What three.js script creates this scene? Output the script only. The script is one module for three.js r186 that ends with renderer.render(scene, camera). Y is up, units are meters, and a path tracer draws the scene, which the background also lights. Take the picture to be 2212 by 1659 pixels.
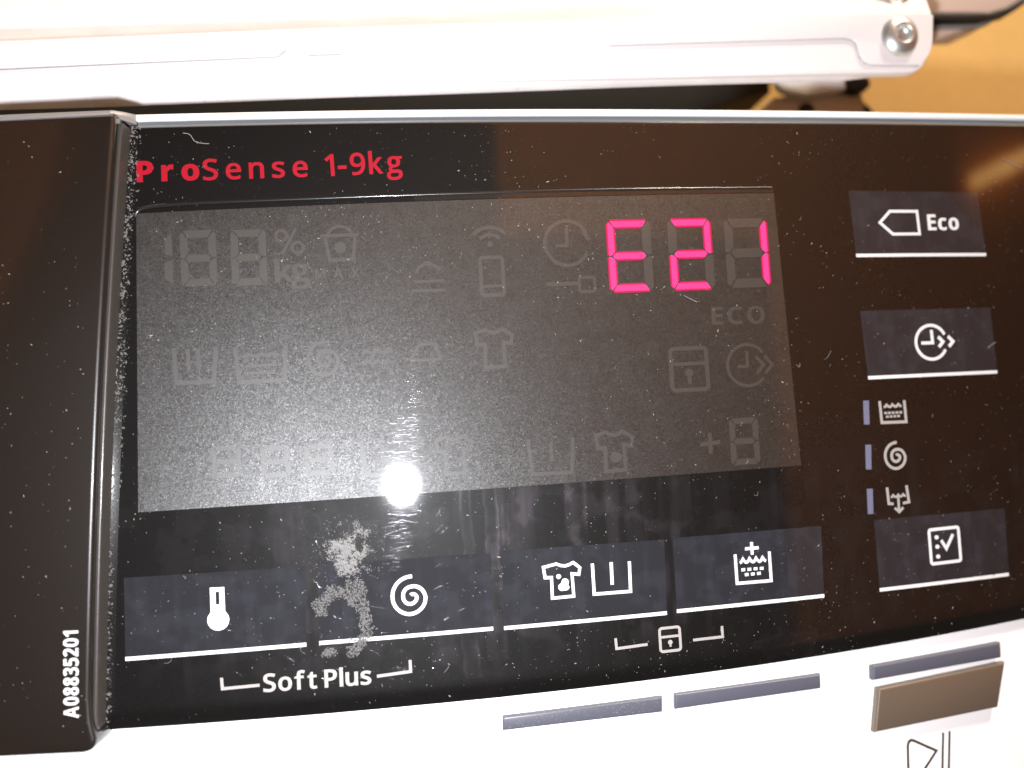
import * as THREE from 'three';
import { mergeGeometries, mergeVertices, toCreasedNormals } from 'three/addons/utils/BufferGeometryUtils.js';
import { FontLoader } from 'three/addons/loaders/FontLoader.js';

// ---------------------------------------------------------------- camera, light, exposure (millimetres here, metres in the scene)
const MM = 0.001;
const scene = new THREE.Scene();
const camera = new THREE.PerspectiveCamera(53.215, 4 / 3, 0.005, 20);
{
  const right = new THREE.Vector3(0.99191396, -0.05915202, 0.11228421);
  const up = new THREE.Vector3(0.05417578, 0.99743097, 0.04686633);
  const back = new THREE.Vector3(-0.11476798, -0.04040428, 0.9925703);
  camera.quaternion.setFromRotationMatrix(new THREE.Matrix4().makeBasis(right, up, back));
  camera.position.set(41.773 * MM, 27.405 * MM, 99.831 * MM);
  camera.focus = 0.1005;
  camera.userData.fStop = 10;
}
const renderer = new THREE.WebGLRenderer({ antialias: true });
renderer.toneMapping = THREE.LinearToneMapping;
renderer.toneMappingExposure = 1.0;
renderer.shadowMap.enabled = true;
scene.background = new THREE.Color(0.05, 0.036, 0.022);           // what is left of the dim room beyond the two walls

const FLASH = { at: [33, 11.2, 99], power: 0.1, radius: 3.4 };
const CEILING = { at: [420, 830, 260], power: 3.3 };

// ---------------------------------------------------------------- helpers
let seed = 20240611;
const rnd = () => { seed = (seed + 0x6d2b79f5) | 0; let t = Math.imul(seed ^ (seed >>> 15), 1 | seed); t = (t + Math.imul(t ^ (t >>> 7), 61 | t)) ^ t; return ((t ^ (t >>> 14)) >>> 0) / 4294967296; };
const R = 620.278, CEN = 45;                                        // the control panel bulges: a cylinder of radius R with an upright axis
const surf = (u, v, off, out = new THREE.Vector3()) => { const a = (u - CEN) / R; return out.set(CEN + (R + off) * Math.sin(a), v, (R + off) * Math.cos(a) - R); };
function drape(g, off = 0) {                                        // lay a flat geometry (x, y, z = height) on the bulging panel
  const p = g.attributes.position, q = new THREE.Vector3();
  for (let i = 0; i < p.count; i++) { surf(p.getX(i), p.getY(i), p.getZ(i) + off, q); p.setXYZ(i, q.x, q.y, q.z); }
  return g;
}
const plain = (g) => { const h = g.index ? g.toNonIndexed() : g; for (const k of Object.keys(h.attributes)) if (!['position', 'normal', 'uv'].includes(k)) h.deleteAttribute(k); return h; };
function ready(g, crease) {
  let h = plain(g); h.deleteAttribute('normal');
  h = crease ? toCreasedNormals(h, crease) : (h.computeVertexNormals(), h);
  if (!h.attributes.uv) {
    const p = h.attributes.position, uv = new Float32Array(p.count * 2);
    for (let i = 0; i < p.count; i++) { uv[2 * i] = p.getX(i) / 30; uv[2 * i + 1] = p.getY(i) / 30; }
    h.setAttribute('uv', new THREE.BufferAttribute(uv, 2));
  }
  return h;
}
const names = {};
const numbered = (n) => { const k = names[n] = (names[n] ?? -1) + 1; return k ? n + '_' + String(k).padStart(3, '0') : n; };
function thing(name, label, category, base, extra = {}) {
  const o = new THREE.Group(); o.name = numbered(name); o.userData = { label, category, ...extra };
  o.position.set(base[0] * MM, base[1] * MM, base[2] * MM); o.userData_base = base; scene.add(o); return o;
}
const baseOf = (o) => { let b = [0, 0, 0]; for (let p = o; p; p = p.parent) if (p.userData_base) b = p.userData_base; return b; };
function obj(name, geos, mat, parent = scene, label) {              // geometries in millimetres -> ONE named mesh in metres
  const g = mergeGeometries((Array.isArray(geos) ? geos : [geos]).map((x) => ready(x, x.crease)));
  const b = parent === scene ? [0, 0, 0] : baseOf(parent);
  g.translate(-b[0], -b[1], -b[2]); g.scale(MM, MM, MM);
  const m = new THREE.Mesh(g, mat); m.name = name; m.castShadow = m.receiveShadow = true;
  if (label) m.userData.label = label;
  parent.add(m); return m;
}
const creased = (g, a = 0.6) => { g.crease = a; return g; };
// a solid swept along u; prof(u) gives a closed counter-clockwise outline [[v, off], ...] with the same number of points everywhere
function sweep(prof, u0, u1, n, crease = 0.5, place = surf) {
  const pos = [], uv = [], q = new THREE.Vector3(), rows = [];
  for (let i = 0; i <= n; i++) { const u = u0 + (u1 - u0) * i / n; rows.push(prof(u).map(([v, o]) => { place(u, v, o, q); return [q.x, q.y, q.z, u, v]; })); }
  const tri = (a, b, c) => { for (const p of [a, b, c]) { pos.push(p[0], p[1], p[2]); uv.push((p[3] + 2) / 152, (p[4] + 10) / 80); } };
  const k = rows[0].length;
  for (let i = 0; i < n; i++) for (let j = 0; j < k; j++) {
    const a = rows[i][j], b = rows[i + 1][j], c = rows[i + 1][(j + 1) % k], d = rows[i][(j + 1) % k];
    tri(a, b, c); tri(a, c, d);
  }
  for (const [r, u, flip] of [[rows[0], u0, true], [rows[n], u1, false]]) {
    const c2 = prof(u).map(([v, o]) => new THREE.Vector2(o, v));
    for (const f of THREE.ShapeUtils.triangulateShape(c2, [])) { const t = flip ? f : [f[0], f[2], f[1]]; tri(r[t[0]], r[t[1]], r[t[2]]); }
  }
  const g = new THREE.BufferGeometry();
  g.setAttribute('position', new THREE.Float32BufferAttribute(pos, 3)); g.setAttribute('uv', new THREE.Float32BufferAttribute(uv, 2));
  return creased(g, crease);
}
// a thin slab over a four-cornered patch of the panel, corners [u, v] top-left, top-right, bottom-right, bottom-left
function slab([tl, tr, br, bl], o0, o1, n = 12, place = surf) {
  const pos = [], uv = [], q = new THREE.Vector3();
  const at = (s, t, o) => { const L = (a, b, x) => a + (b - a) * x; place(L(L(bl[0], br[0], s), L(tl[0], tr[0], s), t), L(L(bl[1], br[1], s), L(tl[1], tr[1], s), t), o, q); return [q.x, q.y, q.z, q.x / 30, q.y / 30]; };
  const quad = (a, b, c, d) => { for (const p of [a, b, c, a, c, d]) { pos.push(p[0], p[1], p[2]); uv.push(p[3], p[4]); } };
  for (let i = 0; i < n; i++) {
    const s = i / n, e = (i + 1) / n;
    quad(at(s, 0, o1), at(e, 0, o1), at(e, 1, o1), at(s, 1, o1));
    quad(at(s, 1, o1), at(e, 1, o1), at(e, 1, o0), at(s, 1, o0));
    quad(at(s, 0, o0), at(e, 0, o0), at(e, 0, o1), at(s, 0, o1));
    quad(at(s, 0, o0), at(s, 1, o0), at(e, 1, o0), at(e, 0, o0));
  }
  quad(at(0, 0, o0), at(0, 0, o1), at(0, 1, o1), at(0, 1, o0)); quad(at(1, 0, o1), at(1, 0, o0), at(1, 1, o0), at(1, 1, o1));
  const g = new THREE.BufferGeometry();
  g.setAttribute('position', new THREE.Float32BufferAttribute(pos, 3)); g.setAttribute('uv', new THREE.Float32BufferAttribute(uv, 2));
  return creased(g, 0.5);
}
const V2 = (a) => new THREE.Vector2(a[0], a[1]);
const plate = (shape, z0, z1, bevel = 0, seg = 2, curve = 10) => {
  const g = new THREE.ExtrudeGeometry(shape, { depth: z1 - z0 - (bevel ? 2 * bevel : 0), bevelEnabled: !!bevel, bevelSize: bevel, bevelOffset: -bevel, bevelThickness: bevel, bevelSegments: seg, curveSegments: curve });
  g.translate(0, 0, z0 + (bevel || 0)); return g;
};
// line of width w through points -> printed ribbon
function ribbonShape(pts, w, closed) {
  const P = pts.map(V2), n = P.length, L = [], Rr = [];
  for (let i = 0; i < n; i++) {
    const prev = closed ? P[(i + n - 1) % n] : P[i - 1], next = closed ? P[(i + 1) % n] : P[i + 1];
    const d0 = prev ? P[i].clone().sub(prev).normalize() : null, d1 = next ? next.clone().sub(P[i]).normalize() : null;
    const a = d0 ?? d1, b = d1 ?? d0, t = a.clone().add(b).normalize(), nn = new THREE.Vector2(-t.y, t.x);
    const k = Math.min(1.8, 1 / Math.max(0.3, nn.dot(new THREE.Vector2(-b.y, b.x))));
    L.push(P[i].clone().addScaledVector(nn, w / 2 * k)); Rr.push(P[i].clone().addScaledVector(nn, -w / 2 * k));
  }
  if (!closed) return new THREE.Shape([...L, ...Rr.reverse()]);
  const area = THREE.ShapeUtils.area(P), s = new THREE.Shape(area > 0 ? Rr : L); s.holes.push(new THREE.Path(area > 0 ? L : Rr)); return s;
}
const PRINT = [-0.05, 0.035], ONKEY = [-0.02, 0.06];
const inkShape = (shape, lay = PRINT) => drape(plate(shape, lay[0], lay[1], 0, 1, 8));
const line = (pts, w, lay = PRINT, closed = false) => inkShape(ribbonShape(pts, w, closed), lay);
const dot = (x, y, rx, ry = rx, lay = PRINT) => { const s = new THREE.Shape(); s.absellipse(x, y, rx, ry, 0, Math.PI * 2, false, 0); return inkShape(s, lay); };
const poly = (pts, lay = PRINT) => inkShape(new THREE.Shape(pts.map(V2)), lay);
const arc = (cx, cy, rx, ry, a0, a1, n = 24) => Array.from({ length: n + 1 }, (_, i) => { const a = (a0 + (a1 - a0) * i / n) * Math.PI / 180; return [cx + rx * Math.cos(a), cy + ry * Math.sin(a)]; });
const roundRect = (x0, y0, x1, y1, r) => [...arc(x1 - r, y1 - r, r, r, 0, 90, 4), ...arc(x0 + r, y1 - r, r, r, 90, 180, 4), ...arc(x0 + r, y0 + r, r, r, 180, 270, 4), ...arc(x1 - r, y0 + r, r, r, 270, 360, 4)];
const wavy = (x0, x1, y, a, n, slope = 0) => Array.from({ length: n * 6 + 1 }, (_, i) => { const t = i / (n * 6); return [x0 + (x1 - x0) * t, y + slope * t - a * Math.abs(Math.cos(Math.PI * n * t)) + a * 0.6]; });
const ringRadii = [2.58, 2.3, 2.2, 1.9, 1.29, 0.95, 0.92, 0.78, 0.2];
const spiral = (cx, cy, k, turns = 8) => Array.from({ length: turns * 8 + 1 }, (_, i) => { const t = i / 8, j = Math.min(7, Math.floor(t)), r = k * (ringRadii[j] + (ringRadii[j + 1] - ringRadii[j]) * (t - j)), a = Math.PI / 2 + t * Math.PI / 2 - 0.12; return [cx + r * Math.cos(a), cy + r * Math.sin(a)]; });

const loader = new FontLoader();
const BOLD = await loader.loadAsync('fonts/droid/droid_sans_bold.typeface.json');
const SANS = await loader.loadAsync('fonts/droid/droid_sans_regular.typeface.json');
// printed text from [u0, v0] (left end of the baseline) to [u1, v1] (right end), capitals h high
function text(str, font, h, [u0, v0], [u1, v1], { lay = PRINT, fat = 0, squeeze = 1 } = {}) {
  const box = new THREE.Box2(), capH = (() => { const b = new THREE.Box2(); for (const s of font.generateShapes('H', 100)) s.getPoints(4).forEach((p) => b.expandByPoint(p)); return b.max.y - b.min.y; })();
  const k = 100 * h / capH, glyphs = [];
  let inkWidth = 0;
  for (const ch of str) {
    if (ch === ' ') { glyphs.push(null); continue; }
    const shapes = font.generateShapes(ch, k), b = new THREE.Box2();
    for (const s of shapes) s.getPoints(6).forEach((p) => b.expandByPoint(p));
    glyphs.push({ shapes, b }); inkWidth += (b.max.x - b.min.x) * squeeze;
  }
  const len = Math.hypot(u1 - u0, v1 - v0), spaces = glyphs.filter((g) => !g).length, gap = (len - inkWidth - spaces * h * 0.3) / Math.max(1, str.length - 1 - spaces);
  const cx = (u1 - u0) / len, sx = (v1 - v0) / len, out = [];
  let x = 0;
  for (const g of glyphs) {
    if (!g) { x += h * 0.3; continue; }
    for (const s of g.shapes) {
      const e = new THREE.ExtrudeGeometry(s, { depth: lay[1] - lay[0], bevelEnabled: fat > 0, bevelSize: fat, bevelThickness: 0.005, bevelSegments: 1, curveSegments: 5 });
      const p = e.attributes.position;
      for (let i = 0; i < p.count; i++) { const a = (p.getX(i) - g.b.min.x) * squeeze + x, b = p.getY(i); p.setXYZ(i, u0 + a * cx - b * sx, v0 + a * sx + b * cx, p.getZ(i) + lay[0]); }
      out.push(drape(e));
    }
    x += (g.b.max.x - g.b.min.x) * squeeze + gap;
  }
  return out;
}
// one seven-segment figure: which = letters a..g; returns {letter: geometry}
function figure(x0, x1, y0, y1, t, lay, lean = 0) {
  const m = (y0 + y1) / 2, g = t * 0.1, h = t / 2, out = {}, S = (pts) => poly(pts.map(([x, y]) => [x + lean * (y - y0) / (y1 - y0), y]), lay);
  out.a = S([[x0 + g + t * 0.35, y1], [x1 - g - t * 0.35, y1], [x1 - t - g, y1 - t], [x0 + t + g, y1 - t]]);
  out.d = S([[x0 + t + g, y0 + t], [x1 - t - g, y0 + t], [x1 - g - t * 0.35, y0], [x0 + g + t * 0.35, y0]]);
  out.g = S([[x0 + h + g * 2, m], [x0 + t + g, m + h], [x1 - t - g, m + h], [x1 - h - g * 2, m], [x1 - t - g, m - h], [x0 + t + g, m - h]]);
  const side = (xo, xi, ya, yb) => S([[xo, ya + (yb > ya ? 1 : -1) * t * 0.1], [xo, yb - (yb > ya ? 1 : -1) * t * 0.55], [(xo + xi) / 2 - (xi - xo) * 0.2, yb - (yb > ya ? 1 : -1) * t * 0.2], [xi, yb - (yb > ya ? 1 : -1) * (t + g)], [xi, ya + (yb > ya ? 1 : -1) * (h + g)], [xo + (xi - xo) * 0.45, ya + (yb > ya ? 1 : -1) * g]]);
  out.f = side(x0, x0 + t, m, y1); out.b = side(x1, x1 - t, m, y1); out.e = side(x0, x0 + t, m, y0); out.c = side(x1, x1 - t, m, y0);
  return out;
}

// ---------------------------------------------------------------- textures
function field(w, h, fn, srgb) {
  const d = new Uint8Array(w * h * 4);
  for (let y = 0; y < h; y++) for (let x = 0; x < w; x++) { const c = fn(x, y); const i = 4 * (y * w + x); d[i] = c[0]; d[i + 1] = c[1]; d[i + 2] = c[2]; d[i + 3] = 255; }
  const t = new THREE.DataTexture(d, w, h); t.wrapS = t.wrapT = THREE.RepeatWrapping; t.magFilter = THREE.LinearFilter; t.minFilter = THREE.LinearMipmapLinearFilter; t.generateMipmaps = true;
  if (srgb) t.colorSpace = THREE.SRGBColorSpace; t.needsUpdate = true; return t;
}
const lattice = new Float32Array(65536); for (let i = 0; i < 65536; i++) lattice[i] = rnd();
const vnoise = (x, y) => { const xi = Math.floor(x), yi = Math.floor(y), fx = x - xi, fy = y - yi, a = fx * fx * (3 - 2 * fx), b = fy * fy * (3 - 2 * fy), L = (i, j) => lattice[((i & 255) << 8) | (j & 255)]; return (L(xi, yi) * (1 - a) + L(xi + 1, yi) * a) * (1 - b) + (L(xi, yi + 1) * (1 - a) + L(xi + 1, yi + 1) * a) * b; };
const fbm = (x, y, n = 4) => { let s = 0, a = 0.5, f = 1; for (let i = 0; i < n; i++) { s += a * vnoise(x * f + i * 17.3, y * f + i * 9.1); a *= 0.5; f *= 2; } return s; };
// fascia: smears and dried runs of water on the black gloss (uv covers u -2..150, v -10..70 mm)
const W1 = 1824, H1 = 960;
const smearAt = (u, v) => {
  let s = 0;
  const low = THREE.MathUtils.smoothstep(v, -9, 2) * (1 - THREE.MathUtils.smoothstep(v, 15, 24)), mid = Math.exp(-(((u - 48) / 26) ** 2));
  const run = THREE.MathUtils.smoothstep(fbm(u * 0.55, v * 0.06 + 4, 3), 0.42, 0.72), patch = THREE.MathUtils.smoothstep(fbm(u * 0.35 + 30, v * 0.35, 4), 0.44, 0.62);
  s += low * (0.25 + 0.75 * mid) * (0.55 * run + 0.45 * patch) * (v < 20 ? 1 : 0.5);
  for (const [uc, w, va, vb, k] of [[46.6, 0.8, 9, 19.5, 0.7], [49.7, 1.0, 7.5, 19, 0.85], [51.2, 0.5, 10.5, 16, 0.5], [61, 1.6, 12, 18, 0.45], [49.6, 1.5, -4, 6, 0.35], [45.8, 1.2, -6, 0, 0.4]]) {
    const e = Math.abs(u - uc - 0.5 * (fbm(v * 0.35, uc, 3) - 0.5) * 3) / w; if (e < 1 && v > va && v < vb) s += k * (0.35 + 0.65 * THREE.MathUtils.smoothstep(e, 0.25, 0.85)) * (1 - THREE.MathUtils.smoothstep(e, 0.85, 1)) * fbm(u * 2, v * 0.8, 3) * 1.6;
  }
  for (const [cx, cy, rx, ry, k] of [[89.5, -6.1, 5.2, 2.2, 0.6], [94, -6.6, 3, 1.5, 0.4], [26.6, 15.1, 1.1, 1.7, 1.3], [58.2, 17.4, 2.4, 0.9, 0.8], [16, 14, 1.3, 1.6, 0.5]]) {
    const d = Math.hypot((u - cx) / rx, (v - cy) / ry) + (fbm(u * 0.9, v * 0.9, 4) - 0.45) * 1.1; if (d < 1) s += k * 0.6 * fbm(u * 1.7, v * 1.7, 3) * (0.35 + 0.65 * THREE.MathUtils.smoothstep(d, 0.7, 0.93)) * (1 - THREE.MathUtils.smoothstep(d, 0.94, 1));
  }
  return s;
};
const fasciaMap = field(W1, H1, (x, y) => {
  const u = x / W1 * 152 - 2, v = y / H1 * 80 - 10;
  const s = Math.min(1.4, smearAt(u, v)), f = 0.25 * fbm(u * 6, v * 6, 3), k = 10 + 38 * s + 24 * f * (v < 25 ? 1 : 0.5);
  return [k * 1.03, k * 0.96, k * 0.93 + 5 * s];
}, true);
// rough-textured relief of the anti-glare film on the display
const keyMap = field(1024, 1024, (x, y) => { const run = THREE.MathUtils.smoothstep(fbm(x * 0.03, y * 0.004, 4), 0.4, 0.75), pat = THREE.MathUtils.smoothstep(fbm(x * 0.011 + 50, y * 0.013, 4), 0.42, 0.66), k = 0.9 + 0.13 * run + 0.2 * pat + 0.1 * (vnoise(x * 0.5, y * 0.5) - 0.5); return [31.5 * k, 32 * k, 36.5 * k]; }, true);
const film = field(1024, 1024, (x, y) => {
  const n = () => 0;
  const a = vnoise(x * 0.62 + y * 0.2, y * 0.93) - 0.5, b = vnoise(x * 0.67 + 70, y * 0.81 + x * 0.13 + 20) - 0.5, c = vnoise(x * 0.12 + 9, y * 0.15 + 50) - 0.5, d = vnoise(x * 0.13 + 90, y * 0.14 + 11) - 0.5;
  return [127.5 * (1.105 + 0.34 * a + 0.07 * c), 127.5 * (1.08 + 0.34 * b + 0.07 * d), 250];
});
const filmRough = field(1024, 1024, (x, y) => { const n = vnoise(x * 0.35 + 3, y * 0.35 + 8), m = fbm(x * 0.02, y * 0.02, 3); return [0, 150 + 60 * (n - 0.5) + 24 * (m - 0.5), 0]; });
const speckle = field(512, 512, (x, y) => { const n = lattice[(x * 131 + y * 7919) & 65535], m = fbm(x * 0.05, y * 0.05, 4), k = 218 + 26 * (m - 0.5) + (n > 0.985 ? -20 : 0); return [k, k, k]; }, true);
const wallMap = field(512, 512, (x, y) => { const m = fbm(x * 0.02, y * 0.02, 4), n = vnoise(x * 0.6, y * 0.6), k = 0.94 + 0.1 * (m - 0.5) + 0.04 * (n - 0.5); return [238 * k, 192 * k, 112 * k]; }, true);

// ---------------------------------------------------------------- materials
const P = (o) => new THREE.MeshPhysicalMaterial(o);
const lin = (r, g, b) => new THREE.Color().setRGB(r, g, b);
const M = {
  gloss: P({ map: fasciaMap, roughness: 0.5, specularIntensity: 0.25, clearcoat: 1, clearcoatRoughness: 0.045 }),
  blackGloss: P({ color: lin(0.009, 0.0065, 0.005), roughness: 0.34, clearcoat: 1, clearcoatRoughness: 0.04 }),
  bead: P({ color: lin(0.012, 0.011, 0.01), roughness: 0.25, clearcoat: 1, clearcoatRoughness: 0.05 }),
  screen: P({ color: lin(0.008, 0.007, 0.006), roughness: 0.82, roughnessMap: filmRough, normalMap: film, ior: 1.72, clearcoat: 0.85, clearcoatRoughness: 0.045 }),
  ghost: P({ color: lin(0.027, 0.0235, 0.021), roughness: 0.82, roughnessMap: filmRough, normalMap: film, ior: 1.72, clearcoat: 0.85, clearcoatRoughness: 0.045 }),
  lit: P({ color: lin(0.05, 0.005, 0.02), roughness: 0.4, emissive: lin(1.0, 0.045, 0.25), emissiveIntensity: 1.3 }),
  litEdge: P({ color: lin(0.05, 0.003, 0.012), roughness: 0.4, emissive: lin(0.85, 0.001, 0.09), emissiveIntensity: 0.8 }),
  key: P({ map: keyMap, roughness: 0.7, specularIntensity: 0.3, clearcoat: 0.9, clearcoatRoughness: 0.04 }),
  ink: P({ color: lin(0.62, 0.62, 0.62), roughness: 0.5 }),
  inkDim: P({ color: lin(0.3, 0.28, 0.265), roughness: 0.5 }),
  led: P({ color: lin(0.12, 0.125, 0.19), roughness: 0.4, clearcoat: 0.6 }),
  red: P({ color: lin(0.27, 0.0025, 0.012), roughness: 0.6, specularIntensity: 0.4 }),
  white: P({ color: lin(0.74, 0.725, 0.725), roughness: 0.42, map: null }),
  lidWhite: P({ map: speckle, color: lin(0.98, 0.93, 0.925), roughness: 0.45 }),
  trim: P({ color: lin(0.82, 0.81, 0.81), roughness: 0.3 }),
  bar: P({ color: lin(0.075, 0.077, 0.1), roughness: 0.42, clearcoat: 0.3, clearcoatRoughness: 0.3 }),
  start: P({ color: lin(0.165, 0.125, 0.092), roughness: 0.32, metalness: 0.4, clearcoat: 0.3, clearcoatRoughness: 0.2 }),
  darkPrint: P({ color: lin(0.075, 0.065, 0.055), roughness: 0.4, metalness: 0.3 }),
  dark: P({ color: lin(0.012, 0.01, 0.01), roughness: 0.7 }),
  steel: P({ color: lin(0.6, 0.585, 0.56), roughness: 0.42, metalness: 0.9 }),
  seam_shade: P({ color: lin(0.28, 0.26, 0.25), roughness: 0.7 }),
  zinc: P({ color: lin(0.3, 0.28, 0.27), roughness: 0.45, metalness: 0.5 }),
  rubber: P({ color: lin(0.007, 0.006, 0.006), roughness: 0.55 }),
  side: P({ color: lin(0.034, 0.029, 0.025), roughness: 0.4, clearcoat: 0.5, clearcoatRoughness: 0.15 }),  // black gloss lightened to stand in for reflected light
  rubberGrey: P({ color: lin(0.2, 0.19, 0.18), roughness: 0.5 }),
  board: P({ color: lin(0.6, 0.45, 0.36), roughness: 0.7 }),
  wall: P({ map: wallMap, roughness: 0.85 }),
  added_dark_block: P({ color: lin(0.07, 0.035, 0.018), roughness: 0.6 }),
  farWall: P({ map: wallMap, color: lin(1.12, 0.78, 0.62), roughness: 0.85 }),
  dust: P({ color: lin(0.23, 0.218, 0.2), roughness: 0.9 }),
  jointDust: P({ color: lin(0.1, 0.093, 0.084), roughness: 0.8 }),
  scratch: P({ color: lin(0.42, 0.43, 0.45), roughness: 0.22, metalness: 1 }),
  crust: P({ color: lin(0.29, 0.285, 0.28), roughness: 0.4, clearcoat: 1, clearcoatRoughness: 0.12 }),
};

// ---------------------------------------------------------------- setting: the ochre wall behind, the room behind the photographer (seen as the brown sheen in the black panel), two added dark blocks
function wallSlab(name, label, x0, x1, y0, y1, z, d, mat, kind = true) {
  const g = new THREE.BoxGeometry(x1 - x0, y1 - y0, d); g.translate((x0 + x1) / 2, (y0 + y1) / 2, z);
  const uv = g.attributes.uv, p = g.attributes.position; for (let i = 0; i < uv.count; i++) uv.setXY(i, p.getX(i) / 400, p.getY(i) / 400);
  const m = obj(numbered(name), g, mat); m.userData = { label, ...(kind === true ? { kind: 'structure' } : { category: kind }) }; return m;
}
wallSlab('wall', 'ochre painted wall behind the washing machine and white cover', -1500, 2600, -850, 1500, -130, 80, M.wall);
wallSlab('wall', 'ochre painted wall on the far side of the room', -1500, 3000, -850, 1500, 1360, 80, M.farWall);
wallSlab('added_dark_block', 'tall dark block added unseen opposite the panel to darken its reflection', -720, 214, -850, 1300, 1240, 150, M.added_dark_block, 'added_dark_block');  // two unseen blocks, added to darken part of the panel reflection
wallSlab('added_dark_block', 'low dark block added beside the tall one to darken the reflection', 222, 880, -850, 330, 1240, 150, M.added_dark_block, 'added_dark_block');

// ---------------------------------------------------------------- the washing machine's control panel
const wm = thing('washing_machine', 'washing machine with dusty glossy black control panel showing E21 in pink', 'washing machine', [45, -46, 0]);
const vTop = (u) => 67.55 + (u < 75 ? 0.42 * ((75 - u) / 70) ** 2 : 0.8 * ((u - 75) / 61) ** 2);
const vBot = (u) => -9.05 + (u > 50 ? 1.6 * ((u - 50) / 78) ** 2 : 0.35 * ((50 - u) / 50) ** 2);
const fascia = obj('front_panel', sweep((u) => {
  const t = vTop(u), b = vBot(u);
  return [[b, -3.2], [b, -1.0], [b + 0.12, -0.72], [b + 0.5, -0.52], [b + 1.5, -0.22], [b + 1.8, -0.12], [b + 2.15, -0.05], [b + 2.6, -0.012], [b + 3.2, 0], [b + 3.6, 0],
    [20, 0], [40, 0], [60, 0], [t - 1.6, 0], [t - 1.4, 0], [t - 1.28, -0.02], [t - 1.16, -0.09], [t - 1.08, -0.17], [t - 0.08, -1.06], [t, -1.25], [t, -3.2]];
}, -3, 150, 110, 0.45), M.gloss, wm, 'glossy black front panel with smears and printed symbols');
obj('housing', [
  sweep((u) => { const b = vBot(u); return [[-46, -8], [-46, -1.3], [b - 0.55, -1.3], [b - 0.16, -1.45], [b - 0.05, -1.9], [b - 0.05, -8]]; }, -60, 170, 80),
], M.white, wm, 'white plastic housing below the black panel');
obj('top_trim', sweep((u) => { const t = vTop(u); return [[t + 0.1, -6], [t + 0.1, -0.95], [t + 0.35, -0.72], [t + 0.75, -0.8], [t + 1.08, -1.25], [t + 1.12, -2], [t + 1.0, -6]]; }, 4.6, 150, 80), M.trim, wm, 'thin white strip along the top of the black panel');

// display
const SC = [[6.75, 55.75], [92.15, 56.35], [93.25, 18.05], [5.55, 18.05]];
const screen = obj('display_screen', slab(SC, -0.3, 0.02, 48), M.screen, wm, 'dark matt display with a lit pink error code');
{
  const pts = [[6.55, 55.3], [6.7, 55.9], [7.2, 56.3], [8.4, 56.55], [12, 56.75], [30, 56.85], [45, 56.95], [70, 57.05], [91.9, 57.1]];
  const curve = new THREE.CatmullRomCurve3(pts.map(([u, v]) => surf(u, v, -0.13)));
  obj('display_bezel', creased(new THREE.TubeGeometry(curve, 120, 0.26, 10, false), 1.2), M.bead, wm);
}
obj('display_border', slab([[42, 57.0], [92.15, 57.3], [92.1, 56.45], [42, 56.1]], -0.3, 0.012, 30), M.bead, wm);
const SEG = [-0.2, 0.045], CORE = [0.0, 0.055];
const shrink = (g0, k) => g0;
const lit = { E: 'afged', 2: 'abged', 1: 'bc' };
[['E', 67.3, 73.55, 42.95, 52.95], ['2', 75.95, 82.35, 42.95, 52.97], ['1', 84.2, 90.75, 43.1, 52.8]].forEach(([c, x0, x1, y0, y1]) => {
  const outer = figure(x0, x1, y0, y1, 1.28, SEG), i = 0.23;
  const core = figure(x0 + i, x1 - i, y0 + i, y1 - i, 1.28 - 2 * i, [0, 0.06]);
  for (const k of 'abcdefg') {
    if (lit[c].includes(k)) {
      obj('lit_segment', outer[k], M.litEdge, screen, 'glowing pink segment');
      obj('lit_segment_core', core[k], M.lit, screen, 'bright heart of a glowing segment');
    } else obj('segment', outer[k], M.ghost, screen);
  }
});
const GH = [-0.2, 0.03];
const fig = (x0, x1, y0, y1, t) => { const f = figure(x0, x1, y0, y1, t, GH); for (const k of 'abcdefg') obj('segment', f[k], M.ghost, screen); };
obj('segment', poly([[10.1, 50.3], [10.1, 52.2], [11.0, 53.1], [11.05, 50.1]], GH), M.ghost, screen);
obj('segment', poly([[10.05, 49.3], [11.0, 49.6], [11.0, 46.5], [9.95, 47.3]], GH), M.ghost, screen);
fig(12.0, 16.5, 46.1, 53.25, 0.95); fig(18.3, 22.75, 45.9, 53.1, 0.95); fig(82.95, 87.2, 18.75, 25.15, 0.82);
const sym = (name, geos) => obj(name, geos, M.ghost, screen);
sym('percent_sign', [line(arc(24.7, 52.1, 0.7, 0.7, 0, 360, 20), 0.4, GH, true), line(arc(26.7, 50.5, 0.7, 0.7, 0, 360, 20), 0.4, GH, true), line([[24.7, 49.7], [26.6, 53.0]], 0.42, GH)]);
sym('lettering', text('kg', BOLD, 2.9, [23.65, 46.1], [28.1, 46.15], { lay: GH, squeeze: 1.15 }));
sym('lettering', text('MAX', BOLD, 1.25, [28.7, 46.45], [34.4, 46.3], { lay: GH }));
sym('basket_symbol', [line([[29.6, 51.9], [34.5, 51.9]], 0.45, GH), line(arc(32.1, 51.9, 1.5, 1.15, 10, 170, 14), 0.42, GH), line([[30.2, 51.6], [30.7, 48.7], [33.7, 48.7], [34.0, 51.6]], 0.45, GH), dot(32.1, 50.3, 0.75, 0.75, GH)]);
sym('hand_wash_symbol', [line(arc(43.2, 46.3, 1.6, 1.4, 20, 170, 16), 0.4, GH), line([[40.9, 44.3], [45.4, 44.2]], 0.4, GH), line([[41.4, 45.4], [45.2, 45.5]], 0.35, GH), line(arc(43.2, 45.6, 0.9, 2.4, 60, 130, 10), 0.35, GH)]);
sym('wireless_symbol', [line(arc(51.5, 50.1, 2.6, 2.2, 35, 145, 16), 0.5, GH), line(arc(51.5, 50.0, 1.6, 1.3, 35, 145, 14), 0.45, GH), dot(51.5, 50.05, 0.4, 0.4, GH)]);
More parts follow.
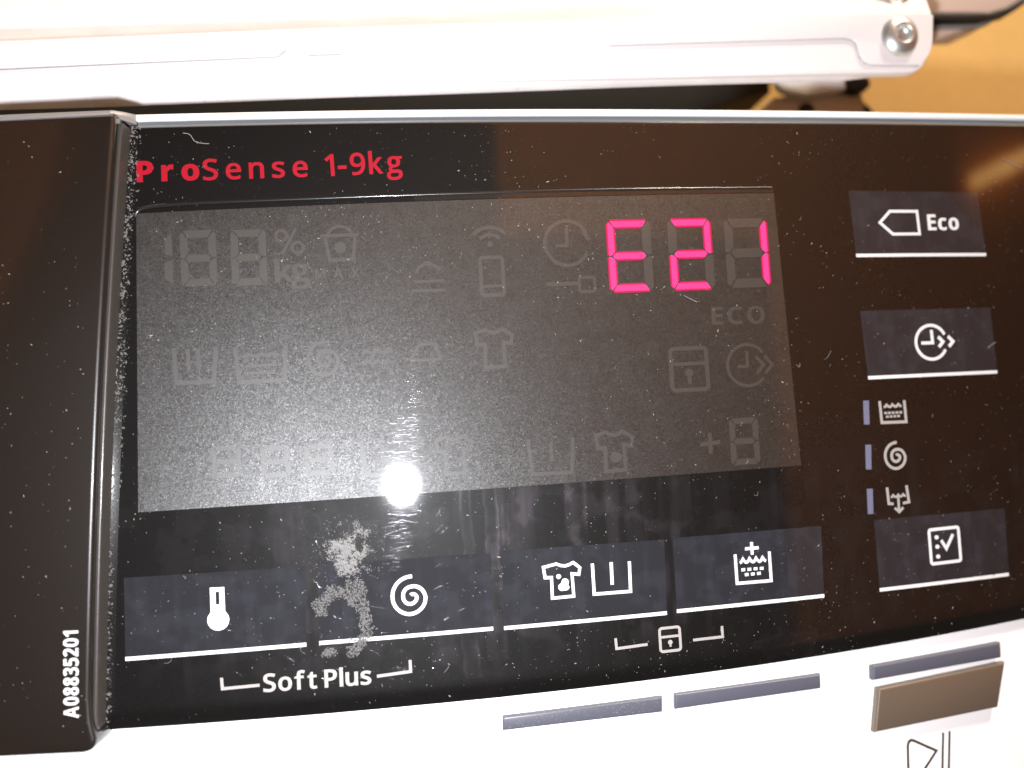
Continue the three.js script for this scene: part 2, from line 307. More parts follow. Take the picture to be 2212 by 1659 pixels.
sym('phone_symbol', [line(roundRect(50.05, 43.3, 53.0, 48.3, 0.35), 0.5, GH, true), line([[50.3, 44.5], [52.8, 44.5]], 0.4, GH)]);
sym('clock_symbol', [line(arc(61.86, 49.9, 3.0, 3.0, 28, 332, 40), 0.5, GH), line([[61.86, 52.0], [61.86, 49.6], [60.2, 49.6]], 0.5, GH), line([[64.1, 51.4], [64.9, 50.2]], 0.5, GH)]);
sym('key_symbol', [line([[58.7, 44.45], [63.0, 44.45]], 0.5, GH), line(roundRect(63.2, 43.3, 65.3, 45.2, 0.2), 0.42, GH, true)]);
sym('lettering', text('ECO', BOLD, 2.45, [81.5, 38.1], [89.4, 38.05], { lay: GH, squeeze: 1.2 }));
sym('door_lock_symbol', [line(roundRect(75.2, 29.4, 80.35, 35.05, 0.5), 0.58, GH, true), line([[75.3, 32.95], [80.3, 32.95]], 0.5, GH), dot(77.75, 31.7, 0.6, 0.6, GH), line([[77.75, 31.6], [77.75, 30.2]], 0.55, GH)]);
sym('clock_symbol', [line(arc(86.3, 32.35, 2.95, 2.85, 40, 320, 40), 0.45, GH), line([[86.3, 34.3], [86.3, 32.2], [84.8, 32.2]], 0.45, GH), line([[87.6, 33.5], [88.7, 32.3], [87.6, 31.1]], 0.45, GH), line([[88.9, 33.5], [90.0, 32.3], [88.9, 31.1]], 0.45, GH)]);
sym('tub_symbol', [line([[10.7, 38.4], [10.9, 33.9], [15.5, 33.9], [15.9, 38.3]], 0.55, GH), line([[12.4, 38.2], [12.5, 35.4]], 0.5, GH), line([[13.7, 38.2], [13.75, 35.4]], 0.5, GH)]);
sym('tub_symbol', [line([[18.3, 38.1], [18.6, 33.6], [24.3, 33.6], [24.6, 38.0]], 0.55, GH), line(wavy(19.2, 23.8, 36.9, 0.3, 3), 0.4, GH), line([[19.5, 35.6], [23.4, 35.6]], 0.4, GH), line([[20, 34.7], [23, 34.7]], 0.4, GH)]);
sym('spiral_symbol', [line(spiral(29.4, 35.9, 0.9), 0.42, GH)]);
sym('wave_symbol', [line(wavy(34.1, 38.1, 36.6, 0.4, 3), 0.4, GH), line(wavy(34.1, 38.1, 35.2, 0.4, 3), 0.4, GH)]);
sym('iron_symbol', [line([[40.2, 35.2], [44.2, 35.2], [43.6, 37.3], [41.5, 37.2], [40.2, 35.2]], 0.4, GH)]);
const shirt = (x, y, k, w, lay) => line([[0, 1.9], [1.15, 2.25], [1.55, 1.98], [2.1, 1.83], [2.65, 1.98], [3.05, 2.25], [4.2, 1.5], [4.0, 0.55], [3.15, 0.75], [3.2, -2.05], [0.95, -2.1], [1.0, 0.5], [0.15, 0.55]].map(([a, b]) => [x + a * k, y + b * k]), w, lay, true);
sym('shirt_symbol', [shirt(48.9, 36.2, 1.15, 0.5, GH)]);
sym('shirt_symbol', [shirt(64.1, 21.7, 1.2, 0.5, GH), dot(66.7, 21, 0.8, 0.7, GH)]);
sym('tub_symbol', [line([[55.0, 24.1], [55.3, 19.5], [60.6, 19.4], [61.0, 24]], 0.5, GH), line([[58, 23.5], [58, 21]], 0.45, GH)]);
sym('plus_sign', [line([[78.6, 21.9], [81.5, 22.05]], 0.55, GH), line([[80.05, 23.4], [80.05, 20.6]], 0.55, GH)]);
for (const [x, y] of [[14.8, 21.7], [20.9, 21.3], [26.3, 21.2]]) fig(x, x + 3.6, y, y + 4.0, 0.6);
sym('tub_symbol', [line([[33.5, 25.3], [33.8, 20.8], [38.3, 20.8], [38.7, 25.2]], 0.5, GH), line([[36.1, 24.6], [36.1, 22.3]], 0.45, GH)]);
sym('shirt_symbol', [shirt(43.0, 22.6, 1.1, 0.45, GH)]);

// lettering on the black panel
obj('lettering', [...text('Pro', BOLD, 2.62, [7.05, 59.82], [14.75, 59.78], { fat: 0.05, squeeze: 1.16 }), ...text('Sense', SANS, 2.62, [15.3, 59.74], [28.4, 59.74], { fat: 0.06, squeeze: 1.14 }), ...text('1-9kg', SANS, 2.75, [30.75, 59.72], [40.55, 59.95], { fat: 0.07, squeeze: 1.05 })], M.red, fascia, 'red lettering reading ProSense 1-9kg');
obj('lettering', text('Soft Plus', SANS, 2.1, [19.95, -5.22], [33.15, -5.4], { fat: 0.075, squeeze: 1.12 }), M.inkDim, fascia, 'white lettering reading Soft Plus');
obj('bracket_mark', [line([[14.85, -3.1], [14.9, -4.45], [19.45, -4.38]], 0.38)], M.inkDim, fascia);
obj('bracket_mark', [line([[33.95, -4.55], [38.2, -4.33], [38.2, -2.9]], 0.38)], M.inkDim, fascia);
obj('bracket_mark', [line([[65.05, -2.7], [65.1, -4.05], [69.35, -3.92]], 0.36)], M.inkDim, fascia);
obj('bracket_mark', [line([[75.7, -4.02], [79.9, -4.02], [79.9, -2.6]], 0.36)], M.inkDim, fascia);
const lockMark = (x0, y0, x1, y1, w, lay) => [line(roundRect(x0, y0, x1, y1, 0.35), w, lay, true), line([[x0, y0 + (y1 - y0) * 0.62], [x1, y0 + (y1 - y0) * 0.62]], w * 0.9, lay), dot((x0 + x1) / 2, y0 + (y1 - y0) * 0.37, 0.32, 0.32, lay), line([[(x0 + x1) / 2, y0 + (y1 - y0) * 0.36], [(x0 + x1) / 2, y0 + (y1 - y0) * 0.18]], 0.28, lay)];
obj('door_lock_symbol', lockMark(71.1, -5.1, 73.9, -2.05, 0.36, PRINT), M.inkDim, fascia);
obj('rinse_symbol', [line([[106.35, 26.3], [106.45, 23.2], [110.45, 23.1], [110.4, 26.2]], 0.42), line(wavy(106.95, 109.85, 25.5, 0.32, 3), 0.36), ...[0, 1, 2, 3, 4].map((i) => line([[106.95 + i * 0.62, 24.55 - i * 0.01], [107.4 + i * 0.62, 24.52 - i * 0.01]], 0.34)), ...[0, 1, 2, 3].map((i) => line([[107.2 + i * 0.62, 24.0], [107.62 + i * 0.62, 23.99]], 0.34))], M.inkDim, fascia);
obj('spin_symbol', [line(spiral(108.35, 18.25, 0.78), 0.42)], M.inkDim, fascia);
obj('drain_symbol', [line([[106.45, 14.0], [106.55, 11.68], [107.3, 11.6]], 0.4), line([[109.65, 14.05], [109.85, 11.66], [108.85, 11.57]], 0.4), line(wavy(106.95, 109.4, 12.65, 0.28, 3), 0.32), line([[108.15, 12.5], [108.12, 10.55]], 0.36), line([[107.45, 11.0], [108.12, 10.4], [108.85, 10.95]], 0.38)], M.inkDim, fascia);
for (const [a, b, c, d] of [[103.7, 26.5, 103.55, 23.1], [103.5, 20.25, 103.3, 16.75], [103.2, 14.05, 103.05, 10.5]]) obj('indicator_strip', slab([[a, b], [a + 0.92, b - 0.04], [c + 0.88, d - 0.04], [c, d]], -0.1, 0.04, 2), M.led, wm, 'narrow pale violet indicator strip');

// touch keys: grey-blue printed field, white line under it and a symbol
function key(tl, tr, br, bl, symbol, label) {
  const k = obj('touch_key', slab([tl, tr, [br[0], br[1] + 0.32], [bl[0], bl[1] + 0.32]], -0.2, 0.018, 10), M.key, wm, label);
  const h = 0.24; obj('underline', slab([[bl[0], bl[1] + h], [br[0], br[1] + h], [br[0], br[1] - h], [bl[0], bl[1] - h]], -0.2, 0.045, 10), M.ink, k);
  symbol(k);
  return k;
}
const put = (k, name, geos) => obj(name, geos, M.ink, k);
key([3.5, 10.05], [25.75, 9.9], [25.4, 0.15], [3.3, 0.1], (k) => {
  const s = new THREE.Shape([[13.9, 8.12], [15.67, 8.07], [15.66, 5.0], [13.86, 5.0]].map(V2)); s.holes.push(new THREE.Path([[14.58, 7.55], [14.55, 5.97], [15.0, 5.95], [15.02, 7.55]].map(V2)));
  put(k, 'thermometer_symbol', [inkShape(s, ONKEY), dot(14.77, 4.05, 1.36, 1.32, ONKEY)]);
}, 'touch key with a white thermometer');
key([27.2, 10.0], [49.3, 9.8], [49.0, 0.1], [27.0, 0.2], (k) => put(k, 'spin_symbol', [line(spiral(38.7, 5.05, 1), 0.46, ONKEY)]), 'touch key with a white spiral, caked with dried detergent');
key([50.7, 9.9], [72.6, 9.6], [72.3, -0.1], [50.4, 0.02], (k) => {
  put(k, 'shirt_symbol', [line([[56.0, 7.35], [57.75, 7.65], [58.3, 7.4], [58.89, 7.3], [59.4, 7.4], [60.0, 7.65], [60.85, 6.9], [60.65, 6.05], [59.75, 6.2], [59.8, 3.3], [56.95, 3.28], [57.0, 5.95], [56.15, 6.0]], 0.4, ONKEY, true), dot(57.95, 6.0, 0.32, 0.32, ONKEY), dot(58.75, 5.15, 0.5, 0.55, ONKEY), dot(58.3, 4.6, 0.5, 0.5, ONKEY), dot(58.75, 4.5, 0.55, 0.4, ONKEY)]);
  put(k, 'tub_symbol', [line([[62.55, 7.3], [62.55, 3.3], [67.5, 3.22], [67.58, 7.15]], 0.42, ONKEY), line([[65.1, 7.25], [65.06, 4.3]], 0.44, ONKEY)]);
}, 'touch key with a white shirt and a tub');
key([73.8, 9.7], [95.6, 9.5], [95.3, -0.1], [73.7, 0], (k) => put(k, 'rinse_plus_symbol', [line([[82.5, 6.75], [82.5, 2.85], [87.5, 2.75], [87.52, 6.7]], 0.42, ONKEY), line([[85.0, 8.2], [85.0, 6.5]], 0.42, ONKEY), line([[84.0, 7.37], [86.0, 7.35]], 0.42, ONKEY), line(wavy(83.1, 86.95, 5.75, 0.5, 4, -0.08), 0.38, ONKEY), ...[0, 1, 2, 3].map((i) => line([[83.25 + i * 0.9, 4.6 - i * 0.02], [83.8 + i * 0.9, 4.6 - i * 0.02]], 0.4, ONKEY)), ...[0, 1, 2].map((i) => line([[83.7 + i * 0.9, 3.9], [84.25 + i * 0.9, 3.9]], 0.4, ONKEY))]), 'touch key with a white water tub and plus sign');
key([103.95, 56.7], [126.1, 56.6], [126.75, 47.2], [104.4, 47.3], (k) => {
  put(k, 'tag_symbol', [line([[108.7, 52.04], [110.5, 53.7], [115.1, 53.7], [115.25, 50.36], [110.74, 50.34]], 0.42, ONKEY, true)]);
  put(k, 'lettering', text('Eco', BOLD, 2.35, [116.8, 50.88], [122.25, 50.95], { lay: ONKEY, squeeze: 1.08 }));
}, 'touch key with a pointed tag and the word Eco');
const clockMark = (cx, cy) => [line(arc(cx, cy, 2.62, 2.48, 26, 333, 44), 0.44, ONKEY), line([[cx + 0.15, cy + 1.8], [cx + 0.22, cy - 0.08], [cx - 1.7, cy - 0.06]], 0.46, ONKEY), line([[117.0, cy + 0.76], [117.76, cy], [117.0, cy - 0.74]], 0.5, ONKEY), line([[118.7, cy + 0.76], [119.5, cy], [118.75, cy - 0.74]], 0.5, ONKEY)];
key([104.3, 39.3], [126.7, 39.2], [126.95, 29.55], [104.8, 29.7], (k) => put(k, 'delay_clock_symbol', clockMark(115.75, 34.38)), 'touch key with a white clock and double arrow');
key([103.95, 9.6], [126.2, 9.35], [125.95, -0.3], [104.0, -0.2], (k) => put(k, 'checklist_symbol', [line(roundRect(112.75, 2.55, 117.75, 7.4, 0.3), 0.44, ONKEY, true), ...[6.25, 4.9, 3.5].map((y) => dot(113.95, y, 0.34, 0.3, ONKEY)), line([[114.7, 5.75], [115.45, 4.5], [116.75, 6.45]], 0.46, ONKEY)]), 'touch key with a white checklist and tick');

// grey strips and the start key on the white housing (its face lies 1.3 mm behind the black panel)
const HZ = -1.3;
const bump = (tl, tr, br, bl, h, r) => { const s = new THREE.Shape([bl, br, tr, tl].map(V2)); return creased(drape(plate(s, HZ - 1, HZ + h, r, 3)), 0.7); };
obj('light_bar', bump([49.65, -11.45], [71.1, -11.2], [71.0, -13.2], [49.55, -13.2], 0.75, 0.3), M.bar, wm, 'dusty slate grey bar, left of the three');
obj('light_bar', bump([72.9, -11.1], [94.2, -10.9], [94.15, -12.85], [72.8, -13.05], 0.75, 0.3), M.bar, wm, 'slate grey bar under the plus key');
obj('light_bar', bump([102.3, -10.75], [123.9, -10.1], [123.85, -12.3], [102.2, -12.7], 0.95, 0.35), M.bar, wm, 'slate grey bar above the start key');
obj('start_key', bump([102.9, -13.95], [124.4, -13.0], [122.5, -19.3], [101.8, -19.85], 1.0, 0.45), M.start, wm, 'taupe start key');
const LOW = [HZ - 0.2, HZ + 0.03];
obj('play_pause_symbol', [line([[107.1, -29.4], [107.55, -22.75], [107.75, -22.3], [108.1, -22.12], [108.5, -22.2], [112.2, -24.2], [107.1, -29.4]], 0.38, LOW), line([[113.55, -21.85], [112.75, -28.5]], 0.36, LOW), line([[114.65, -21.8], [113.85, -28.4]], 0.36, LOW)], M.darkPrint, wm, 'dark play and pause sign printed on white');

// drawer front on the left, standing 3 mm proud of the panel
const edgeU = (v) => -0.1 + 0.05 * (v + 5) + 0.00041 * (v + 5) ** 2;
{
  const s = new THREE.Shape(); s.moveTo(-60, -9.3); s.lineTo(-0.9, -9.82);
  s.bezierCurveTo(0.3, -9.8, 0.8, -9.3, 0.85, -8.2);
  for (let v = -6; v <= 67; v += 3) s.lineTo(edgeU(v) + (v < -3 ? 0.55 : 0.35), v);
  s.lineTo(edgeU(67.4) + 0.1, 67.45); s.lineTo(-60, 68.2); s.closePath();
  const front = obj('drawer_front', creased(drape(plate(s, -3.3, 3.1, 0.55, 4, 10)), 0.7), M.blackGloss, wm, 'glossy black drawer front with a white serial number');
  obj('lettering', text('A08835201', BOLD, 1.72, [-0.98, -5.55], [-0.68, 4.72], { lay: [3.0, 3.14], squeeze: 0.84 }), M.ink, front, 'white lettering reading A08835201');
  { const w = new THREE.Shape(), pts = []; for (let v = -8.4; v <= 67; v += 3) pts.push([edgeU(v) + 0.3, v]); const pr = pts.map(([u, v]) => [u + 0.62, v]).reverse(); pts.concat(pr).forEach(([u, v], i) => i ? w.lineTo(u, v) : w.moveTo(u, v)); obj('drawer_side_sheen', creased(drape(plate(w, -3.3, 2.35, 0.2, 2)), 0.8), M.side, front, 'side strip of the drawer front with its brownish reflection painted in'); }  // brownish tone paints in what the glossy black side reflects
  obj('drawer_top_edge', sweep((u) => { const k = THREE.MathUtils.smoothstep(u, 5.2, 6.9); return [[67.5, -6], [67.5, 2.0 - 2.6 * k], [68.0, 2.2 - 2.6 * k], [68.45, 1.8 - 2.3 * k], [68.75, 1 - 1.5 * k], [68.78, -6]]; }, -40, 6.9, 48), M.zinc, wm, 'thin dull edge on top of the black drawer front');
}

// ---------------------------------------------------------------- white cover above the panel
const flat = (u, v, o, out) => out.set(u, v, o);
const cover = thing('cover_panel', 'white cover with rounded corner and domed screws lifted above the black panel', 'cover', [55, 76, -10]);
{
  const base = (u) => 75.75 + 0.0155 * (u + 10);
  const s = new THREE.Shape(); s.moveTo(-70, base(-70)); s.lineTo(119.4, 77.42); s.bezierCurveTo(121.3, 77.35, 122.5, 77.9, 122.95, 79.3); s.lineTo(123.4, 80.2); s.lineTo(124.0, 82); s.lineTo(124.6, 86.75); s.lineTo(90, 86.75); s.lineTo(35, 84.9); s.lineTo(-70, 80.4); s.closePath();
  obj('lower_rail', creased(plate(s, -12.4, -10, 0.45, 4, 10), 0.7), M.lidWhite, cover, 'white lower rail of the cover');
  const b0 = (u) => u < 35 ? 84.7 + 0.0514 * (u - 35) : u < 90 ? 84.7 + 0.0345 * (u - 35) : 86.6;
  obj('upper_band', sweep((u) => { const b = b0(u), t = u < 35 ? 88.4 + 0.034 * (u - 35) : 88.4 + 0.05 * (u - 35); return [[b - 1.5, -17], [b - 1.5, -10.9], [b - 0.35, -10.25], [b, -10.3], [t, -14.6], [130, -14.7], [130, -17]]; }, -70, 124.55, 70, 0.4, (u, v, o, out) => out.set(u + Math.max(0, u - 118) / 6.55 * Math.max(0, -10.2 - o) * 0.5, v, o)), M.lidWhite, cover, 'recessed white band that slopes back');
  obj('lip', sweep((u) => { const e = 1 - THREE.MathUtils.smoothstep(u, 108, 119.6), y = base(u) + 0.2, d = (1.75 - 0.55 * THREE.MathUtils.smoothstep(u, -5, 38) - 0.5 * THREE.MathUtils.smoothstep(u, 35, 90)) * e + 0.12; return [[y - d, -12.4], [y - d + 0.06 * e, -12.0], [y - d * 0.72, -11.35], [y - d * 0.4, -10.75], [y - d * 0.15, -10.3], [y - 0.02, -10.05], [y + 1, -10.1], [y + 1, -12.4]]; }, -70, 119.6, 120, 0.5, flat), M.lidWhite, cover, 'chamfered lip under the edge of the cover');
  const seam_shade = (pts) => creased(plate(ribbonShape(pts, 0.13), -10.2, -9.95), 0.5);  // grey strips that stand in for the shade between the plates
  obj('seam_shade', seam_shade([[-70, 76.36], [-13.3, 78.62], [23.75, 80.2], [24.5, 80.75], [25.0, 81.3]]), M.seam_shade, cover); obj('seam_shade', seam_shade([[28, 80.38], [32.8, 80.5]]), M.seam_shade, cover); obj('seam_shade', seam_shade([[72, 81.62], [80.8, 81.86], [96, 82.28], [109.2, 82.62], [110.6, 82.4], [111.3, 81.7], [111.45, 80.8], [111.8, 79.6], [112.6, 78.7], [113.8, 78.34], [121.5, 78.23]]), M.seam_shade, cover);
  const left = new THREE.Shape([[-70, 76.4], [23.8, 80.25], [25.2, 81.5], [25.2, 83.9], [-70, 79.2]].map(V2));
  obj('face_plate', creased(plate(left, -10.4, -9.72, 0.1, 2), 0.6), M.lidWhite, cover);
  const right = new THREE.Shape(); right.moveTo(25.6, 80.35); right.lineTo(80, 81.9); right.lineTo(109.2, 82.68); right.bezierCurveTo(110.9, 82.7, 111.4, 82.2, 111.45, 81); right.bezierCurveTo(111.7, 79.2, 112.7, 78.4, 114.2, 78.38); right.lineTo(121.9, 78.3); right.lineTo(122.85, 79.5); right.lineTo(123.4, 80.25); right.lineTo(124.0, 82); right.lineTo(124.45, 86.3); right.lineTo(90, 86.3); right.lineTo(35, 84.35); right.lineTo(25.6, 83.85); right.closePath();
  obj('face_plate', creased(plate(right, -10.4, -9.62, 0.12, 2, 8), 0.6), M.lidWhite, cover, 'raised white face plate with a tab round the screw');
  const dome = (x, y, z) => {
    const pr = [[0, 0.15], [0.55, 0.2], [0.95, 0.5], [1.12, 1.02], [1.35, 1.2], [1.8, 1.02], [2.3, 0.62], [2.62, 0.12], [2.7, -0.2], [2.7, -0.5]].map(V2);
    const g = new THREE.LatheGeometry(new THREE.SplineCurve(pr).getPoints(40), 48); g.rotateX(Math.PI / 2); g.scale(1.13, 1.2, 1); g.translate(x, y, z); return creased(g, 1.0);
  };
  const hollow = (x, y, z) => { const g = new THREE.CylinderGeometry(0.5, 0.6, 0.12, 6); g.rotateX(Math.PI / 2); g.translate(x, y, z); return creased(g, 0.4); };
  for (const [x, y, z] of [[118.45, 82.75, -9.5], [120.3, 91.15, -13.6]]) { const sc = obj('screw', dome(x, y, z), M.steel, cover, 'round dome-headed steel screw'); obj('screw_socket', hollow(x, y, z + 0.12), M.zinc, sc); }
}

// ---------------------------------------------------------------- behind the cover: dark inside part, bracket, ragged board
const inner = thing('dark_shelf', 'dark beam in the gap between white cover and black panel', 'beam', [30, 70, -50]);
obj('beam', creased(plate(new THREE.Shape([[-140, 55], [60, 60], [96, 85.4], [104.4, 88.3], [117.2, 91.6], [117.2, 112], [-140, 112]].map(V2)), -75, -50, 0.8, 2)), M.dark, inner);

const br = thing('bracket', 'grey metal bracket with black knob under the right end of white cover', 'bracket', [120, 76, -40]);
obj('bracket_body', creased(plate(new THREE.Shape([[109.5, 74], [110.4, 83.4], [112.6, 86.2], [118.5, 87.0], [125.4, 88.3], [126.2, 86.7], [131.1, 86.4], [131.3, 74]].map(V2)), -46, -40, 0.5, 3)), P({ color: lin(0.62, 0.56, 0.52), roughness: 0.5 }), br);
obj('bracket_rail', creased(plate(new THREE.Shape([[112.2, 87.6], [113.4, 86.3], [118, 85.4], [126.2, 86.6], [125.6, 90.6], [112.2, 90.4]].map(V2)), -39.6, -37.5, 0.5, 3)), P({ color: lin(0.9, 0.9, 0.9), roughness: 0.4 }), br, 'paler rail on top of the bracket');
{ const g = new THREE.CylinderGeometry(2.3, 2.5, 4, 24); g.rotateX(Math.PI / 2); g.scale(1.05, 0.75, 1); g.translate(129, 87.9, -40); obj('knob', creased(g), M.rubber, br, 'black knob'); }
{ const g = new THREE.CylinderGeometry(1.5, 1.5, 1, 24); g.rotateX(Math.PI / 2); g.translate(118.8, 83.2, -39.8); obj('bracket_hole', creased(g), M.dark, br); }
obj('bracket_foot', creased(plate(new THREE.Shape([[131.5, 74], [131.5, 85.6], [132.6, 84.8], [134.9, 82.2], [135.5, 74]].map(V2)), -47, -41, 0.4, 2)), M.rubber, br);

const bd = thing('edge_board', 'pale board with ragged black edge strip beyond the right end of white cover', 'board', [142, 93, -27]);
obj('board', creased(plate(new THREE.Shape([[129.0, 94.3], [146.6, 94.3], [151.7, 96.5], [156.0, 98.8], [177.1, 111.5], [177.1, 138.8], [129.0, 138.8]].map(V2)), -36, -26.5, 0.4, 2)), M.board, bd);
{
  const top = [[129.0, 95.2], [136.5, 95.1], [141.9, 95.1], [147.0, 95.0], [148.2, 95.4], [150.5, 95.9], [152.9, 97.2], [156.4, 99.4], [165.4, 105.2]], bot = [[166.2, 104.4], [157.2, 98.6], [153.7, 96.3], [150.8, 94.7], [148.4, 94.2], [147.3, 93.8], [143.5, 93.5], [140.4, 93.7], [135.7, 93.6], [129.0, 93.5]];
  obj('edge_strip', creased(plate(new THREE.Shape([...top, ...bot].map(V2)), -27.5, -25, 0.35, 2)), M.rubber, bd, 'ragged black strip along the board edge');
  obj('strip_bead', creased(plate(new THREE.Shape([[129.0, 92.9], [135.7, 93.1], [141.9, 93.2], [146.3, 93.5], [148.7, 94.4], [147.9, 94.5], [145.1, 93.9], [138.0, 93.8], [129.0, 93.6]].map(V2)), -27.9, -26.2, 0.2, 2).translate(0, -0.42, 0)), M.rubberGrey, bd);
  obj('gusset', creased(plate(new THREE.Shape([[129.0, 93.5], [145.2, 93.5], [141.2, 92.2], [135.5, 90.1], [129.0, 87.5]].map(V2)), -29, -27, 0.3, 2)), M.board, bd);
}

// ---------------------------------------------------------------- dust, lint and dried detergent on the panel
function grain(u, v, off, s, stretch = 1, ang = rnd() * 6.28, tall = 0.5) {
  const g = new THREE.OctahedronGeometry(s, 0), p = g.attributes.position; g.deleteAttribute('uv');
  for (let i = 0; i < p.count; i++) p.setXYZ(i, p.getX(i) * stretch * (0.9 + 0.2 * ((i * 7) % 3) / 3), p.getY(i) * 0.8, p.getZ(i) * tall);
  g.rotateZ(ang); g.translate(u, v, 0); return drape(g, off + s * 0.3);
}
const inScreen = (u, v) => v > 18 && v < 56.3 && u > 6.2 && u < 92.8;
{
  const d = [];
  for (let i = 0; i < 8200; i++) {                                   // single specks
    const u = 2 + rnd() * 136, v = -8 + rnd() * 74; if (rnd() > (v < 20 && u < 80 ? 1 : inScreen(u, v) ? 0.9 : 0.8) * THREE.MathUtils.smoothstep(fbm(u * 0.13, v * 0.16 + 40, 4), 0.24, 0.6)) continue;
    const s = 0.018 + 0.05 * rnd() ** 3 + (rnd() < 0.08 ? 0.06 * rnd() : 0) + (rnd() < 0.012 ? 0.06 : 0); d.push(grain(u, v, 0.01, s, 1 + 1.4 * rnd()));
  }
  for (let i = 0; i < 240; i++) d.push(grain(-14 + rnd() * 15.5, -8 + rnd() * 75, 3.1, 0.025 + 0.07 * rnd() ** 3, 1 + rnd()));
  for (let i = 0; i < 260; i++) { const t = rnd(), w = rnd(); d.push(grain(50 + 20.5 * t, -13 + 1.7 * w + 0.25 * t, -0.55, 0.03 + 0.05 * rnd() ** 2, 1.3)); }
  const j = [];
  for (let i = 0; i < 2200; i++) {                                   // dust packed into the joint beside the drawer
    const v = -8 + rnd() * 75, k = v > 20 ? 1 : 0.45; if (rnd() > k * (0.4 + fbm(v * 0.7, 3, 3))) continue;
    j.push(grain(edgeU(v) + 0.95 + Math.abs(rnd() + rnd() - 1) * 1.5 * k, v, 0.02, 0.025 + 0.16 * rnd() ** 4, 1 + rnd()));
  }
  const jm = obj('joint_dust', j, M.jointDust); jm.userData = { label: 'grey dust packed in the joint between drawer front and black panel', category: 'dust', kind: 'stuff' };
  const lint = (pts, w) => { const c = new THREE.CatmullRomCurve3(pts.map(([u, v]) => new THREE.Vector3(u, v, 0.05))); return drape(new THREE.TubeGeometry(c, 14, w, 5, false), 0.0); };
  for (const L of [[[13, 65.9], [13.8, 65.7], [14.4, 64.8], [15.2, 64.5], [16.2, 64.4]], [[131.2, 62], [133, 61.1], [134.8, 60.6]], [[77.7, 42.3], [78.6, 41.8], [79.6, 41.3]], [[125.6, 33.2], [126.5, 33.7], [127.1, 34]]]) d.push(lint(L, 0.04));
  for (let i = 0; i < 10; i++) { const u = 5 + rnd() * 130, v = -6 + rnd() * 70, a = rnd() * 6.28, l = 0.25 + rnd() * 0.5; d.push(lint([[u, v], [u + l * Math.cos(a), v + l * Math.sin(a)], [u + 1.7 * l * Math.cos(a + 0.7 * (rnd() - 0.5)), v + 1.7 * l * Math.sin(a + 0.9)]], 0.02)); }
  const m = obj('dust', d, M.dust); m.userData = { label: 'pale dust specks and lint scattered over the black panel', category: 'dust', kind: 'stuff' };
}
{
  const blobs = { a: [], b: [] };
  for (let i = 0; i < 26000; i++) {
    const u = 26 + rnd() * 10, v = -2.5 + rnd() * 18.5, n = fbm(u * 0.8, v * 0.8, 4);
    const top = Math.hypot((u - 31.2) / 2.75, (v - 11.1) / 3.2) + (Math.hypot((u - 32.6) / 0.55, (v - 12.3) / 1.3) < 1 ? 0.7 : 0);
    const arch = Math.abs(Math.hypot((u - 30.2) / 3.0, (v - 2.6) / 4.0) - 1) * (v > 0 ? 1 : 2) + (u < 30 && v < 3.5 ? 0.5 : 0), foot = Math.hypot((u - 28.3) / 1.4, (v + 0.9) / 1.1), tail = Math.hypot((u - 33.8) / 1.4, (v - 1.7) / 0.8);
    const ta = 1 - top - (n - 0.45) * 1.9, tb = 0.8 - Math.min(arch * 2.3, foot, tail) - (n - 0.45) * 2.6, q = rnd();
    if (ta > 0 && q < 0.2 + ta * 2.4) blobs.a.push(grain(u, v, 0.03, 0.028 + (0.05 + 0.2 * Math.min(1, ta * 1.5)) * rnd() ** 4, 1.1, rnd() * 6.28, 1.3));
    else if (tb > 0 && q < 0.14 + tb * 1.5) blobs.b.push(grain(u, v, 0.03, 0.028 + 0.13 * rnd() ** 4, 1.3, rnd() * 6.28, 0.6));
    else if (q < 0.035 && top < 1.7) blobs.b.push(grain(u, v, 0.03, 0.03 + 0.08 * rnd() ** 3, 1.3));
  }
  const a = obj('soap_residue', blobs.a, M.crust); a.userData = { label: 'crusty white clump of dried detergent above the spiral key', category: 'soap residue', kind: 'stuff' };
  const b = obj('soap_residue_001', blobs.b, P({ color: lin(0.13, 0.126, 0.124), roughness: 0.6 })); b.userData = { label: 'greyish arch of dried detergent across the left of the spiral key', category: 'soap residue', kind: 'stuff' };
}

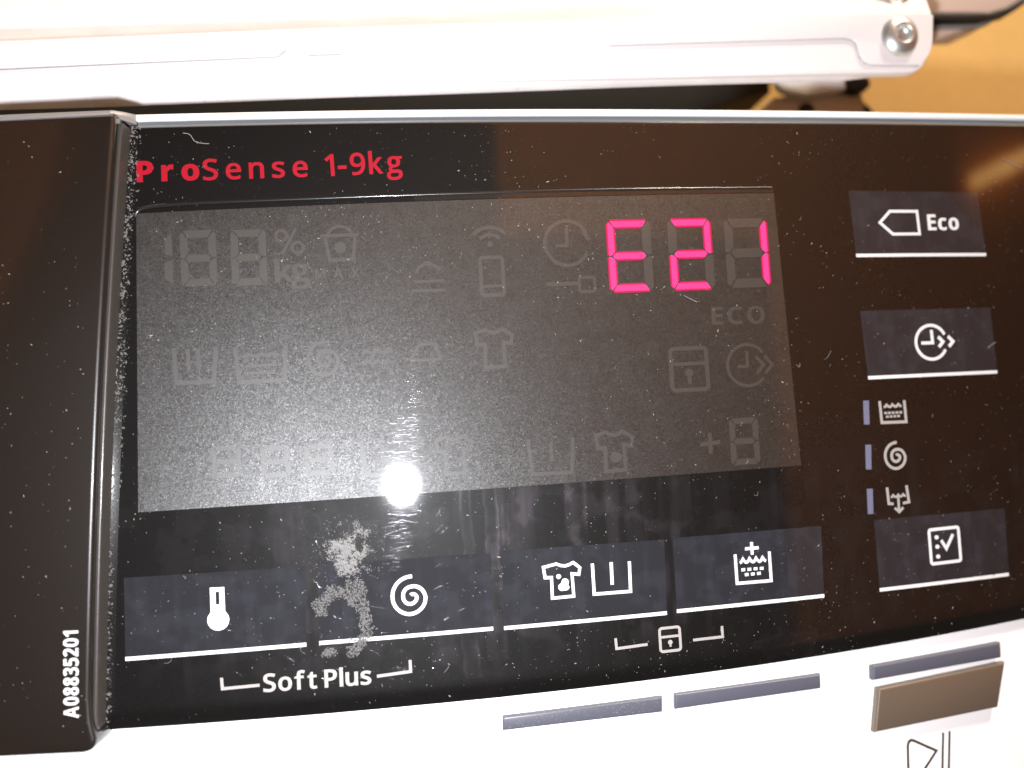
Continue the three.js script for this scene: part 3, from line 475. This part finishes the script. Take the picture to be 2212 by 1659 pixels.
{
  const sc = [];                                                    // hairline scratches from wiping, nearly level, that catch the flash
  const gauss = () => (rnd() + rnd() + rnd() + rnd() - 2) * 1.0;
  for (let i = 0; i < 780; i++) {
    const near = i < 640, v = near ? 19 + gauss() * 8.5 + (rnd() < 0.35 ? 5 : 0) : -5 + rnd() * 34, uc = 38.4 + 0.15 * (v - 18.7), u = near ? uc + gauss() * 2.2 * Math.max(0.35, 1 - Math.abs(v - 19) / 22) : uc + gauss() * 14;
    if (!near && v > 18) continue;
    const dx = u - 38.4, dy = v - 18.7, a = near ? gauss() * 0.16 : Math.atan2(dx, -dy) * (dy < 0 ? 1 : -1) + gauss() * 0.2, l = (near ? 0.25 : 0.3) + 0.7 * rnd() ** 2, o = v > 18 || v < 10 ? 0.024 : 0.008;
    const q = [-1, -0.33, 0.33, 1].map((t) => new THREE.Vector3(u + t * l * Math.cos(a), v + t * l * Math.sin(a) - 0.04 * l * t * t * Math.sign(-dy), o));
    sc.push(drape(creased(new THREE.TubeGeometry(new THREE.CatmullRomCurve3(q), 4, 0.0035 + 0.006 * rnd() ** 3, 6, false), 1.5), 0));
  }
  const m = obj('scratches', sc, M.scratch, wm, 'fine wiping scratches in the gloss'); m.userData.kind = 'stuff';
}
// ---------------------------------------------------------------- lamps
{
  const lamp = thing('flash_lamp', 'small white flash lamp shining on the panel from beside the lens', 'lamp', FLASH.at);
  const g = new THREE.SphereGeometry(FLASH.radius * 0.98, 24, 16); g.scale(1, 1, 1); g.translate(...FLASH.at);
  obj('flash_bulb', creased(g, 1), new THREE.MeshStandardMaterial({ color: 0x000000, emissive: lin(1, 1, 1), emissiveIntensity: 1 }), lamp);
  const l = new THREE.PointLight(lin(0.94, 0.97, 1.03), FLASH.power); l.position.set(0, 0, 0); l.castShadow = true; l.shadow.radius = FLASH.radius / 20; lamp.add(l);
}
{
  const at = [2080, 622, 1290], lamp = thing('tube_lamp', 'slanting warm tube lamp on the far right side of the room', 'lamp', at);
  const g = new THREE.CapsuleGeometry(17, 430, 8, 16); g.rotateZ(-Math.PI / 2 + 0.305); g.translate(...at);
  obj('lamp_tube', creased(g, 1), new THREE.MeshStandardMaterial({ color: 0x000000, emissive: lin(1, 0.5, 0.15), emissiveIntensity: 7 }), lamp);
  const l = new THREE.PointLight(lin(1, 0.55, 0.2), 0.008); l.castShadow = true; l.shadow.radius = 1; lamp.add(l);
}
{
  const lamp = thing('ceiling_lamp', 'round warm ceiling lamp hanging in the room', 'lamp', CEILING.at);
  const g = new THREE.SphereGeometry(60, 24, 16); g.translate(...CEILING.at);
  obj('lamp_bulb', creased(g, 1), new THREE.MeshStandardMaterial({ color: 0x000000, emissive: lin(1, 0.89, 0.75), emissiveIntensity: 6 }), lamp);
  const l = new THREE.PointLight(lin(1, 0.89, 0.75), CEILING.power); l.castShadow = true; l.shadow.radius = 2.8; lamp.add(l);
}
renderer.render(scene, camera);
